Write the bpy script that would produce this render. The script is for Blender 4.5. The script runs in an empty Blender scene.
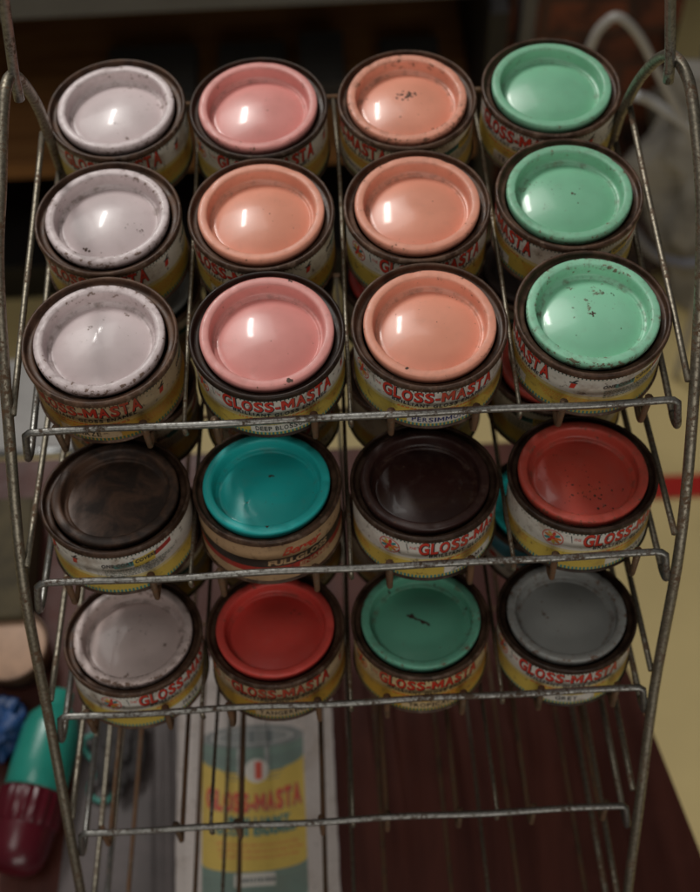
import bpy, bmesh, math, random
from mathutils import Vector, Matrix
from math import sin, cos, pi, radians
random.seed(7)
MM = 0.001
scene = bpy.context.scene
COL = scene.collection

# ------------------------------------------------------------------ materials
def new_mat(name):
    m = bpy.data.materials.new(name); m.use_nodes = True
    nt = m.node_tree; nt.nodes.clear()
    out = nt.nodes.new('ShaderNodeOutputMaterial'); b = nt.nodes.new('ShaderNodeBsdfPrincipled')
    nt.links.new(b.outputs[0], out.inputs[0])
    return m, nt, b

class G:
    """small node-writing helper"""
    def __init__(s, nt): s.nt = nt
    def n(s, t, **kw):
        x = s.nt.nodes.new(t)
        for k, v in kw.items(): setattr(x, k, v)
        return x
    def set(s, sock, v):
        if hasattr(v, 'links') or isinstance(v, bpy.types.NodeSocket): s.nt.links.new(v, sock)
        else: sock.default_value = v
    def math(s, op, a, b=None, c=None, clamp=False):
        x = s.n('ShaderNodeMath', operation=op, use_clamp=clamp); s.set(x.inputs[0], a)
        if b is not None: s.set(x.inputs[1], b)
        if c is not None: s.set(x.inputs[2], c)
        return x.outputs[0]
    def coords(s, jitter=True):
        tc = s.n('ShaderNodeTexCoord').outputs['Object']
        if not jitter: return tc
        oi = s.n('ShaderNodeObjectInfo').outputs['Random']
        v = s.n('ShaderNodeVectorMath', operation='SCALE'); v.inputs[0].default_value = (3.1, 5.7, 1.9); s.set(v.inputs['Scale'], oi)
        a = s.n('ShaderNodeVectorMath', operation='ADD'); s.set(a.inputs[0], tc); s.set(a.inputs[1], v.outputs[0])
        return a.outputs[0]
    def noise(s, vec, scale, detail=5, rough=.6, dist=0):
        x = s.n('ShaderNodeTexNoise'); s.set(x.inputs['Vector'], vec)
        x.inputs['Scale'].default_value = scale; x.inputs['Detail'].default_value = detail
        x.inputs['Roughness'].default_value = rough; x.inputs['Distortion'].default_value = dist
        return x.outputs[0]
    def step(s, v, a, b, lo=0, hi=1):
        x = s.n('ShaderNodeMapRange'); x.interpolation_type = 'SMOOTHSTEP'
        s.set(x.inputs[0], v); s.set(x.inputs[1], a); s.set(x.inputs[2], b); s.set(x.inputs[3], lo); s.set(x.inputs[4], hi)
        return x.outputs[0]
    def mix(s, f, a, b, mode='MIX'):
        x = s.n('ShaderNodeMix', data_type='RGBA', blend_type=mode)
        s.set(x.inputs[0], f)
        for i, v in ((6, a), (7, b)):
            if isinstance(v, tuple): v = tuple(v) + (1,) if len(v) == 3 else v
            s.set(x.inputs[i], v)
        return x.outputs[2]
    def bump(s, b, h, strength, dist):
        x = s.n('ShaderNodeBump'); x.inputs['Strength'].default_value = strength; x.inputs['Distance'].default_value = dist
        s.set(x.inputs['Height'], h); s.nt.links.new(x.outputs[0], b.inputs['Normal'])

def rusty_metal():          # dark browned tinplate of the tins
    m, nt, b = new_mat('browned_tinplate'); g = G(nt); v = g.coords()
    n1 = g.noise(v, 90, 6, .65); n2 = g.noise(v, 420, 4, .6)
    c = g.mix(g.step(n1, .35, .7), (.045, .023, .014), (.125, .068, .042))
    c = g.mix(g.math('MULTIPLY', g.step(n2, .6, .72), .5), c, (.22, .125, .08))
    sp = g.n('ShaderNodeSeparateXYZ'); g.set(sp.inputs[0], g.n('ShaderNodeTexCoord').outputs['Object'])
    r = g.math('SQRT', g.math('ADD', g.math('MULTIPLY', sp.outputs[0], sp.outputs[0]), g.math('MULTIPLY', sp.outputs[1], sp.outputs[1])))
    worn = g.math('MULTIPLY', g.step(r, .0384, .0395), g.step(g.noise(v, 160, 5, .65), .50, .68))
    c = g.mix(g.math('MULTIPLY', worn, .6), c, (.24, .17, .125))
    oi = g.n('ShaderNodeObjectInfo'); c = g.mix(1.0, c, oi.outputs['Color'], 'MULTIPLY')
    g.set(b.inputs['Base Color'], c)
    b.inputs['Specular IOR Level'].default_value = .35; g.set(b.inputs['Metallic'], .1); g.set(b.inputs['Roughness'], g.step(n1, .3, .7, .36, .62))
    g.bump(b, n2, .25, .0003)
    return m

def lid_paint():            # colour = object colour, wear = its alpha
    m, nt, b = new_mat('lid_paint'); g = G(nt); v = g.coords()
    oi = g.n('ShaderNodeObjectInfo'); col, wear = oi.outputs['Color'], oi.outputs['Alpha']
    tc = g.n('ShaderNodeTexCoord').outputs['Object']
    sp = g.n('ShaderNodeSeparateXYZ'); g.set(sp.inputs[0], tc)
    r = g.math('SQRT', g.math('ADD', g.math('MULTIPLY', sp.outputs[0], sp.outputs[0]), g.math('MULTIPLY', sp.outputs[1], sp.outputs[1])))
    edge = g.math('MAXIMUM', g.step(r, .0328, .0348), g.math('MULTIPLY', g.step(r, .0292, .0300), g.step(r, .0318, .0306, 0, .75)))
    bead = g.step(r, .0290, .0305)
    groove = g.math('MULTIPLY', g.step(r, .0250, .0272), g.step(r, .0296, .0286))
    big = g.noise(v, 34, 3, .5); fine = g.noise(v, 520, 6, .6); mid = g.noise(v, 150, 6, .65); med = g.noise(v, 230, 5, .6)
    # chips on the bead
    val = g.math('ADD', g.math('MULTIPLY_ADD', fine, .5, g.math('MULTIPLY', med, .5)), g.math('MULTIPLY', edge, g.math('MULTIPLY_ADD', wear, .108, .0)))
    val = g.math('ADD', val, g.math('MULTIPLY', bead, g.math('MULTIPLY', wear, .02)))
    val = g.math('ADD', val, g.math('MULTIPLY', g.math('SUBTRACT', big, .5), .16))
    chip = g.math('MULTIPLY', g.step(val, .635, .690), .88)
    # spots on the panel
    val2 = g.math('ADD', mid, g.math('MULTIPLY', g.math('SUBTRACT', big, .5), .45))
    spot = g.math('MULTIPLY', g.step(val2, g.math('MULTIPLY_ADD', wear, -.12, .79), g.math('MULTIPLY_ADD', wear, -.11, .82)), .8)
    grime = g.math('MULTIPLY', groove, g.math('MULTIPLY', g.step(mid, .44, .70), g.math('MULTIPLY_ADD', wear, .45, .22)))
    soil = g.math('MULTIPLY', bead, g.math('MULTIPLY', g.step(med, .42, .68), g.math('MULTIPLY', wear, .30)))
    chips = g.math('MAXIMUM', g.math('MAXIMUM', g.math('MAXIMUM', chip, spot), grime), soil, clamp=True)
    # faint unevenness of the old enamel
    hsv = g.n('ShaderNodeHueSaturation'); g.set(hsv.inputs['Color'], col)
    g.set(hsv.inputs['Value'], g.step(big, .3, .7, .93, 1.05)); hsv.inputs['Saturation'].default_value = 1.0
    dusty = g.mix(g.math('MULTIPLY', g.step(mid, .5, .75), .10), hsv.outputs[0], (.30, .22, .18))
    rust = g.mix(g.step(fine, .35, .65), (.060, .030, .018), (.17, .092, .055))
    g.set(b.inputs['Base Color'], g.mix(chips, dusty, rust))
    rough0 = g.math('ADD', g.step(big, .3, .7, .29, .40), g.math('MULTIPLY', chips, .45))
    g.set(b.inputs['Roughness'], g.math('MULTIPLY_ADD', bead, .14, rough0))
    g.set(b.inputs['Coat Weight'], g.math('MULTIPLY', g.math('MULTIPLY_ADD', bead, -.75, 1.0), g.math('MULTIPLY', g.math('MULTIPLY_ADD', chips, -.3, .3), g.math('SUBTRACT', 1, g.math('MULTIPLY', groove, .7))))); b.inputs['Coat Roughness'].default_value = .085
    h = g.math('ADD', g.math('MULTIPLY', chips, -.6), g.math('MULTIPLY', big, .8))
    g.bump(b, h, .22, .0005)
    return m

def rusty_lid():            # lids whose paint has all browned
    m, nt, b = new_mat('browned_lid'); g = G(nt); v = g.coords()
    oi = g.n('ShaderNodeObjectInfo'); col = oi.outputs['Color']
    n1 = g.noise(v, 60, 7, .62, .6); n2 = g.noise(v, 380, 5, .65)
    c = g.mix(g.step(n1, .40, .68), (.034, .021, .016), col)
    c = g.mix(g.math('MULTIPLY', g.step(n2, .58, .72), .5), c, (.10, .055, .035))
    g.set(b.inputs['Base Color'], c); g.set(b.inputs['Roughness'], g.step(n1, .3, .7, .68, .5))
    g.set(b.inputs['Coat Weight'], .02); b.inputs['Coat Roughness'].default_value = .2
    g.bump(b, n2, .3, .0004)
    return m

def paper(name, rgb, rough=.55, dirt=1.0, tint=True):
    m, nt, b = new_mat(name); g = G(nt); v = g.coords()
    n1 = g.noise(v, 45, 6, .65); n2 = g.noise(v, 260, 6, .65)
    c = tuple(rgb) + (1,)
    if tint:
        oi = g.n('ShaderNodeObjectInfo'); c = g.mix(1.0, c, oi.outputs['Color'], 'MULTIPLY')
    c = g.mix(g.math('MULTIPLY', g.step(n1, .48, .72), .55 * dirt), c, (.22, .13, .065))
    c = g.mix(g.math('MULTIPLY', g.step(n2, .57, .68), .65 * dirt), c, (.05, .03, .02))
    g.set(b.inputs['Base Color'], c); g.set(b.inputs['Roughness'], rough)
    return m

def wire_metal(name, a, bcol, rustcol, t0, t1, rough=.38):
    m, nt, b = new_mat(name); g = G(nt); v = g.coords(False)
    n1 = g.noise(v, 55, 6, .7); n2 = g.noise(v, 480, 5, .7)
    f = g.step(g.math('ADD', g.math('MULTIPLY', n1, .55), g.math('MULTIPLY', n2, .45)), t0, t1)
    c = g.mix(g.step(n2, .35, .65), a, bcol); c = g.mix(f, c, rustcol)
    g.set(b.inputs['Base Color'], c); g.set(b.inputs['Metallic'], g.math('MULTIPLY_ADD', f, -.75, .85))
    g.set(b.inputs['Roughness'], g.math('MULTIPLY_ADD', f, .35, rough))
    g.bump(b, n2, .35, .0004)
    return m

def simple(name, rgb, rough=.5, metal=0, var=.25, scale=8, coat=0, dark=None):
    m, nt, b = new_mat(name); g = G(nt); v = g.coords(False)
    n1 = g.noise(v, scale, 5, .6)
    d = dark if dark else tuple(c * (1 - var) for c in rgb)
    g.set(b.inputs['Base Color'], g.mix(g.step(n1, .35, .7), tuple(rgb), d))
    g.set(b.inputs['Roughness'], rough); g.set(b.inputs['Metallic'], metal); g.set(b.inputs['Coat Weight'], coat)
    b.inputs['Coat Roughness'].default_value = .1
    return m

def wood(name, c1, c2, rough=.3, scale=6, stretch=(1, 12, 12), coat=.4):
    m, nt, b = new_mat(name); g = G(nt)
    mp = g.n('ShaderNodeMapping'); mp.inputs['Scale'].default_value = stretch
    g.set(mp.inputs[0], g.coords(False))
    n1 = g.noise(mp.outputs[0], scale, 7, .6, .4)
    n2 = g.noise(g.coords(False), 40, 6, .7)
    c = g.mix(g.step(n1, .3, .7), c1, c2)
    c = g.mix(g.math('MULTIPLY', g.step(n2, .55, .8), .25), c, tuple(x * 1.6 for x in c2))
    g.set(b.inputs['Base Color'], c)
    g.set(b.inputs['Roughness'], g.step(n2, .3, .7, rough, rough + .15)); g.set(b.inputs['Coat Weight'], coat)
    b.inputs['Coat Roughness'].default_value = .18; b.inputs['Specular IOR Level'].default_value = .2
    return m

M = dict(
 tin=rusty_metal(), lid=lid_paint(), blid=rusty_lid(),
 white=paper('label_white', (.66, .63, .57), dirt=1.2), cream=paper('label_cream', (.60, .50, .24)), yellow=paper('label_yellow', (.56, .41, .075)),
 red=paper('label_red_ink', (.58, .040, .022), dirt=.8), orange=paper('label_orange_ink', (.60, .17, .03)),
 ink=paper('label_black_ink', (.028, .03, .035), dirt=.5), teal=paper('label_teal_ink', (.03, .22, .22)),
 green=paper('label_dark_green_ink', (.02, .085, .07), dirt=.6), navy=paper('label_navy_ink', (.03, .035, .14), dirt=.6),
 beige=paper('label_beige', (.50, .36, .22)), black=paper('label_black_band', (.03, .024, .022), dirt=.7),
 maroon=paper('label_red_band', (.36, .035, .025)), blue=paper('label_blue', (.05, .30, .40)),
 bar=wire_metal('worn_bright_wire', (.30, .295, .275), (.19, .185, .17), (.075, .045, .026), .50, .60, .38),
 post=wire_metal('dull_rusty_wire', (.30, .27, .21), (.17, .15, .115), (.12, .065, .032), .50, .60, .45),
 wire=wire_metal('brown_rusty_wire', (.19, .135, .09), (.12, .08, .05), (.15, .075, .036), .42, .54, .55),
)

# ------------------------------------------------------------------ object helpers
def link(o): COL.objects.link(o); return o
def empty(name, loc, rx=0, rz=0):
    o = link(bpy.data.objects.new(name, None)); o.location = loc; o.rotation_euler = (rx, 0, rz)
    o.empty_display_size = .02; return o
def tag(o, label, cat, group=None):
    o['label'] = label; o['category'] = cat
    if group: o['group'] = group
    return o
def obj(name, me, parent=None, mats=None, smooth=True):
    if isinstance(me, bmesh.types.BMesh):
        bm = me; me = bpy.data.meshes.new(name); bm.to_mesh(me); bm.free()
    if mats:
        for x in mats: me.materials.append(x)
    if smooth:
        me.polygons.foreach_set('use_smooth', [True] * len(me.polygons)); me.update()
    o = link(bpy.data.objects.new(name, me)); o.parent = parent; return o
def structure(o): o['kind'] = 'structure'; return o

def lathe(bm, prof, seg=96, mat=0, wob=0.0, closed_bottom=False, ph=0):
    """prof: list of (r, z) in mm; r=0 allowed at an end"""
    rings = []
    for (r, z) in prof:
        if r < 1e-6: rings.append([bm.verts.new((0, 0, z * MM))])
        else:
            rings.append([bm.verts.new(((r + wob * sin(2 * a + ph) * (r / 40)) * cos(a) * MM, (r + wob * sin(2 * a + ph) * (r / 40)) * sin(a) * MM, z * MM))
                          for a in (2 * pi * k / seg for k in range(seg))])
    for A, B in zip(rings, rings[1:]):
        for k in range(seg):
            k2 = (k + 1) % seg
            if len(A) == 1: f = bm.faces.new((A[0], B[k], B[k2]))
            elif len(B) == 1: f = bm.faces.new((A[k], B[0], A[k2]))
            else: f = bm.faces.new((A[k], B[k], B[k2], A[k2]))
            f.material_index = mat
    return bm

def catmull(pts, n=8):
    P = [Vector(p) for p in pts]; out = []
    for i in range(len(P) - 1):
        p0 = P[max(i - 1, 0)]; p1 = P[i]; p2 = P[i + 1]; p3 = P[min(i + 2, len(P) - 1)]
        for k in range(n):
            t = k / n
            out.append(.5 * ((2 * p1) + (-p0 + p2) * t + (2 * p0 - 5 * p1 + 4 * p2 - p3) * t * t + (-p0 + 3 * p1 - 3 * p2 + p3) * t ** 3))
    out.append(P[-1]); return out

def fillet(pts, rad=5, n=5):
    P = [Vector(p) for p in pts]; out = [P[0]]
    for a, b, c in zip(P, P[1:], P[2:]):
        d1 = (a - b); d2 = (c - b); r = min(rad, d1.length * .45, d2.length * .45)
        s = b + d1.normalized() * r; e = b + d2.normalized() * r
        for k in range(n + 1):
            t = k / n; out.append((1 - t) ** 2 * s + 2 * t * (1 - t) * b + t * t * e)
    out.append(P[-1]); return out

def tube(bm, pts, r, seg=10, mat=0, flat=1.0, wander=0.0):
    """tube along pts (mm)"""
    P = [Vector(p) for p in pts]
    if wander:
        f = [random.uniform(0, 6.28) for _ in range(4)]
        for i, p in enumerate(P):
            t = i * 1.0
            P[i] = p + Vector((sin(f[0] + t * .9), sin(f[1] + t * .7), sin(f[2] + t * 1.1))) * wander
    rings = []; up = Vector((0, 0, 1)); prev = None
    for i, p in enumerate(P):
        t = (P[min(i + 1, len(P) - 1)] - P[max(i - 1, 0)]).normalized()
        if prev is None:
            ref = up if abs(t.z) < .9 else Vector((1, 0, 0)); x = ref.cross(t).normalized()
        else:
            x = (prev - t * prev.dot(t)).normalized()
        prev = x; y = t.cross(x)
        rr = r(i / max(1, len(P) - 1)) if callable(r) else r
        rings.append([bm.verts.new((p + (x * cos(a) + y * sin(a) * flat) * rr) * MM) for a in (2 * pi * k / seg for k in range(seg))])
    for A, B in zip(rings, rings[1:]):
        for k in range(seg):
            f = bm.faces.new((A[k], A[(k + 1) % seg], B[(k + 1) % seg], B[k])); f.material_index = mat
    for R_, rev in ((rings[0], True), (rings[-1], False)):
        f = bm.faces.new(R_[::-1] if rev else R_); f.material_index = mat
    return bm

def subdiv_line(a, b, n):
    a, b = Vector(a), Vector(b); return [a.lerp(b, k / n) for k in range(n + 1)]

def box(bm, x0, x1, y0, y1, z0, z1, mat=0, bev=0):
    r = bmesh.ops.create_cube(bm, size=1)
    vs = r['verts']
    for v in vs: v.co = Vector(((x0 + x1) / 2 + v.co.x * (x1 - x0), (y0 + y1) / 2 + v.co.y * (y1 - y0), (z0 + z1) / 2 + v.co.z * (z1 - z0))) * MM
    fs = set(f for v in vs for f in v.link_faces)
    for f in fs: f.material_index = mat
    if bev:
        es = list(set(e for v in vs for e in v.link_edges))
        bmesh.ops.bevel(bm, geom=es, offset=bev * MM, segments=3, affect='EDGES', profile=.6)

# ------------------------------------------------------------------ lettering
_cache = {}
def glyphs(txt, bold=.03, shear=0.0, spacing=1.0, res=3):
    """flat mesh of a string, baseline y=0, left x=0, cap height 1 -> (verts, faces, width)"""
    key = (txt, bold, shear, spacing)
    if key in _cache: return _cache[key]
    if txt == 'M':
        t = .20 + bold; q = [[(0, 0), (t, 0), (t, 1), (0, 1)], [(1 - t, 0), (1, 0), (1, 1), (1 - t, 1)],
                             [(t, 1), (t, .62 - bold), (.5, .14 - bold), (.5, .52)], [(1 - t, 1), (.5, .52), (.5, .14 - bold), (1 - t, .62 - bold)]]
        vs = []; fs = []
        for quad in q:
            fs.append(tuple(range(len(vs), len(vs) + 4))); vs += [(x + shear * .5 * y, y) for x, y in quad]
        _cache[key] = (vs, fs, 1.0); return _cache[key]
    cu = bpy.data.curves.new('lettering', 'FONT'); cu.body = txt; cu.size = 1.0; cu.offset = bold; cu.shear = shear
    cu.space_character = spacing; cu.resolution_u = res; cu.fill_mode = 'BOTH' if hasattr(cu, 'fill_mode') else cu.fill_mode
    o = bpy.data.objects.new('lettering', cu); COL.objects.link(o)
    bpy.context.view_layer.update()
    ev = o.evaluated_get(bpy.context.evaluated_depsgraph_get()); me = ev.to_mesh()
    vs = [v.co.copy() for v in me.vertices]; fs = [tuple(p.vertices) for p in me.polygons]
    ev.to_mesh_clear(); bpy.data.objects.remove(o); bpy.data.curves.remove(cu)
    x0 = min(v.x for v in vs); x1 = max(v.x for v in vs)
    H = .69
    vs = [((v.x - x0) / H, v.y / H) for v in vs]
    _cache[key] = (vs, fs, (x1 - x0) / H); return _cache[key]

class Sheet:
    """printed sheet in flat mm coordinates, later wrapped on a cylinder or laid flat; layers keep the inks apart"""
    def __init__(s): s.bm = bmesh.new(); s.mats = []; s.lay = s.bm.verts.layers.float.new('lift')
    def mi(s, m):
        if m not in s.mats: s.mats.append(m)
        return s.mats.index(m)
    def poly(s, pts, m, lift):
        vs = [s.bm.verts.new((x, y, 0)) for x, y in pts]
        for v in vs: v[s.lay] = lift
        f = s.bm.faces.new(vs); f.material_index = s.mi(m); return f
    def strip(s, xs, f0, f1, m, lift):
        lo = [s.bm.verts.new((x, f0(x), 0)) for x in xs]; hi = [s.bm.verts.new((x, f1(x), 0)) for x in xs]
        for v in lo + hi: v[s.lay] = lift
        k = s.mi(m)
        for i in range(len(xs) - 1):
            s.bm.faces.new((lo[i], lo[i + 1], hi[i + 1], hi[i])).material_index = k
    def rect(s, x0, x1, y0, y1, m, lift, dx=1.5):
        n = max(1, int(abs(x1 - x0) / dx)); s.strip([x0 + (x1 - x0) * i / n for i in range(n + 1)], lambda x: y0, lambda x: y1, m, lift)
    def text(s, txt, cx, y, w, h, m, lift, bold=.03, shear=0, spacing=1.0, warp=None, grow=None):
        vs, fs, W = glyphs(txt, bold, shear, spacing); out = []
        for (x, yy) in vs:
            u = x / W - .5; px = cx + u * w; py = yy * h
            if grow: py *= grow(2 * u)
            if warp: py += warp(2 * u)
            v = s.bm.verts.new((px, y + py, 0)); v[s.lay] = lift; out.append(v)
        k = s.mi(m)
        for f in fs:
            try: s.bm.faces.new([out[i] for i in f]).material_index = k
            except ValueError: pass
    def letters(s, txt, cx, y, w, h, m, lift, bold=.03, shear=0, warp=None, grow=None, gap=.10):
        WD = {'M': 1.12, 'I': .30, '-': .42, 'L': .66, 'G': .92, 'O': .92, 'N': .88, 'A': .90, 'R': .80, 'E': .68, ' ': .35, 'B': .76, 'P': .72, 'T': .78}
        ws = [WD.get(ch, .78) for ch in txt]; tot = sum(ws) + gap * (len(txt) - 1); k = w / tot; x = cx - w / 2
        for ch, q in zip(txt, ws):
            if ch != ' ':
                u = 2 * (x + q * k / 2 - cx) / w; g = grow(u) if grow else 1; dy = warp(u) if warp else 0
                vs, fs, W = glyphs(ch, bold, shear, 1.0); out = []
                for (gx, gy) in vs:
                    px = x + gx / W * q * k; uu = 2 * (px - cx) / w
                    v = s.bm.verts.new((px, y + gy * h * g + (warp(uu) if warp else 0), 0)); v[s.lay] = lift; out.append(v)
                mi = s.mi(m)
                for f in fs:
                    try: s.bm.faces.new([out[i] for i in f]).material_index = mi
                    except ValueError: pass
            x += (q + gap) * k
    def cut(s, x0, x1, dx=1.6):
        x = x0
        while x < x1:
            g = list(s.bm.verts) + list(s.bm.edges) + list(s.bm.faces)
            bmesh.ops.bisect_plane(s.bm, geom=g, plane_co=(x, 0, 0), plane_no=(1, 0, 0), dist=1e-5); x += dx
    def wrap(s, R, name):
        s.cut(-R * pi + .8, R * pi, 1.7)
        for v in s.bm.verts:
            a = v.co.x / R - pi / 2; r = R + v[s.lay]; z = v.co.y
            v.co = Vector((r * cos(a), r * sin(a), z)) * MM
        me = bpy.data.meshes.new(name); s.bm.to_mesh(me); s.bm.free()
        for m in s.mats: me.materials.append(m)
        return me
    def flat(s, name, base=.5):
        for v in s.bm.verts: v.co = Vector((v.co.x, v.co.y, base + v[s.lay])) * MM
        me = bpy.data.meshes.new(name); s.bm.to_mesh(me); s.bm.free()
        for m in s.mats: me.materials.append(m)
        return me

RL = 38.9                                   # label radius, mm
HALF = RL * pi
def blob(s, cx, cy, rx, ry, m, lift, n=14, rot=0):
    s.poly([(cx + rx * cos(a) * cos(rot) - ry * sin(a) * sin(rot), cy + rx * cos(a) * sin(rot) + ry * sin(a) * cos(rot)) for a in (2 * pi * k / n for k in range(n))], m, lift)

def enamel_label(shade, plate_ink='ink'):
    s = Sheet(); top, botm = -3.4, -34.8
    xs = [-HALF + 2 * HALF * i / 150 for i in range(151)]
    s.strip(xs, lambda x: botm, lambda x: top, M['white'], 0)
    def ytop(x):
        a = abs(x) / RL
        if a < 1.1: return -19.8 - .8 * (a / 1.1) ** 2
        return -20.6 - 3.4 * (1 - math.exp(-(a - 1.1) * 1.8)) + .5 * sin((a - 1.1) * 5)
    s.strip(xs, lambda x: ytop(x) - .2, lambda x: ytop(x) + 3.2 - .8 * min(1, abs(x) / RL), M['cream'], .03)
    s.strip(xs, lambda x: botm + .01, ytop, M['yellow'], .05)
    # ticked borders
    n = 120
    for k in range(n):
        x = -HALF + 2 * HALF * (k + .2) / n
        s.poly([(x, botm + .05), (x + 1.15, botm + .05), (x + 1.15, botm + 2.3), (x, botm + 2.3)], M['teal'], .09)
        s.poly([(x, top - 1.2), (x + .7, top - 1.2), (x + .7, top - .15), (x, top - .15)], M['green'], .09)
    # main name
    grow = lambda u: 1 + .24 * u * u; warp = lambda u: .25 * (1 - u * u) - .9 * u * u
    for (m, lift, b, dx, dy) in (('ink', .10, .05, .45, -.4), ('red', .16, .03, 0, 0)):
        s.letters('GLOSS-MASTA', dx, -12.9 + dy, 61, 8.1, M[m], lift, bold=b, shear=.06, warp=warp, grow=grow)
    s.letters('BRILLIANT GLOSS ENAMEL', 1, -17.6, 52, 2.8, M['ink'], .12, bold=.03, shear=.1, gap=.16, warp=lambda u: 1.3 * u * u)
    # script line and small print on yellow, too small to read
    for (y, x0, x1, m, h) in ((-20.4, -22, 22, 'orange', 1.5), (-23.2, -17, 17, 'orange', 1.1)):
        x = x0
        while x < x1:
            w = random.uniform(.8, 2.6)
            s.poly([(x, y), (x + w, y + .15), (x + w + .2, y + h), (x + .2, y + h * .85)], M[m], .10); x += w + random.uniform(.35, .8)
    s.rect(-16.5, 16.5, -32.4, -25.6, M['white'], .11)
    s.letters(shade, 0, -30.9, min(28, 3.1 * len(shade)), 3.9, M[plate_ink], .15, bold=.03, gap=.16)
    # little flag left of the name
    s.poly([(-36.6, -6.0), (-30.6, -7.6), (-30.8, -10.2), (-36.0, -9.4)], M['white'], .10)
    s.poly([(-37.2, -5.6), (-36.7, -5.7), (-35.9, -11.4), (-36.3, -11.4)], M['ink'], .12)
    s.text('THE', -33.4, -9.5, 4.0, 1.9, M['red'], .13, bold=.02, shear=.2)
    # round rosette emblem
    ex, ey = -46.5, -11.2
    blob(s, ex, ey, 6.0, 6.0, M['red'], .09, 28); blob(s, ex, ey, 5.4, 5.4, M['white'], .12, 28)
    for k in range(9):
        a = 2 * pi * k / 9
        blob(s, ex + 3.2 * cos(a), ey + 3.2 * sin(a), 1.9, 1.0, M[('orange', 'teal', 'red', 'yellow')[k % 4]], .15 + .004 * k, 10, a)
    blob(s, ex, ey, 1.5, 1.5, M['red'], .2, 12)
    # small painter's brush on the right
    s.poly([(42, -13.8), (44.6, -13.4), (45.4, -9.4), (42.6, -9.6)], M['red'], .10)
    s.poly([(41.8, -9.4), (45.8, -9.2), (45.9, -8.2), (41.7, -8.4)], M['ink'], .12)
    s.poly([(43.2, -8.2), (44.4, -8.2), (46.3, -6.1), (45.2, -5.9)], M['ink'], .11)
    # ONE COAT COVERS flash
    s.poly([(66, -13.4), (76, -13.0), (76, -9.2), (66, -9.9), (64.4, -11.6)], M['teal'], .08)
    s.poly([(76, -14.8), (88, -14.0), (88, -6.6), (76, -8.2)], M['yellow'], .08)
    s.poly([(88, -11.6), (99, -8.8), (99, -5.2), (88, -8.0)], M['maroon'], .08)
    s.text('ONE COAT COVERS', 74.0, -12.1, 30, 2.5, M['ink'], .14, bold=.06, shear=.1, spacing=1.15, warp=lambda u: .45 + .9 * u + .35 * u * u)
    # small print lines round the side
    for row in range(5):
        y = -15.2 - row * 1.35; x = 60
        while x < 100 - row * 3:
            w = random.uniform(.6, 2.2); s.poly([(x, y), (x + w, y), (x + w, y + .5), (x, y + .5)], M['green'], .10); x += w + .55
    for row in range(5):
        y = -22.5 - row * 1.4; x = 26 + row
        while x < 58:
            w = random.uniform(.6, 2.2); s.poly([(x, y), (x + w, y), (x + w, y + .5), (x, y + .5)], M['orange'], .10); x += w + .55
    for row in range(4):
        y = -23.5 - row * 1.5; x = -104
        while x < -62:
            w = random.uniform(.6, 2.2); s.poly([(x, y), (x + w, y), (x + w, y + .5), (x, y + .5)], M['orange'], .10); x += w + .55
    return s.wrap(RL, 'paper_label')

def banded_label():
    s = Sheet(); top, botm = -3.4, -34.8
    s.rect(-HALF, HALF, botm, top, M['beige'], 0)
    s.rect(-HALF, HALF, -22.2, -15.2, M['black'], .05)
    s.rect(-HALF, HALF, -27.0, -22.2, M['maroon'], .05)
    s.text('Berger', 0, -13.3, 24, 6.2, M['red'], .10, bold=.02, shear=.45, spacing=.9)
    s.text('FULLGLOSS', -2, -20.6, 36, 4.0, M['beige'], .12, bold=.055, shear=.1, spacing=1.05)
    s.text('ENAMEL', 8, -26.4, 22, 3.0, M['beige'], .12, bold=.03, shear=.1)
    for k in (-2.3, 2.3): s.poly([(k * RL - 18, -22), (k * RL + 12, -22), (k * RL + 6, -15.4), (k * RL - 8, -15.4)], M['maroon'], .08)
    return s.wrap(RL, 'paper_label')

def blue_label():
    s = Sheet()
    s.rect(-HALF, HALF, -34.8, -3.4, M['white'], 0); s.rect(-HALF, HALF, -17, -3.7, M['blue'], .05)
    for k in range(12):
        x = -HALF + 2 * HALF * k / 12
        blob(s, x + 6, -23, 4.0, 2.6, M['red'], .08, 12, .4); blob(s, x + 14, -26, 3.0, 1.4, M['teal'], .08, 12, .2)
    return s.wrap(RL, 'paper_label')

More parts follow.
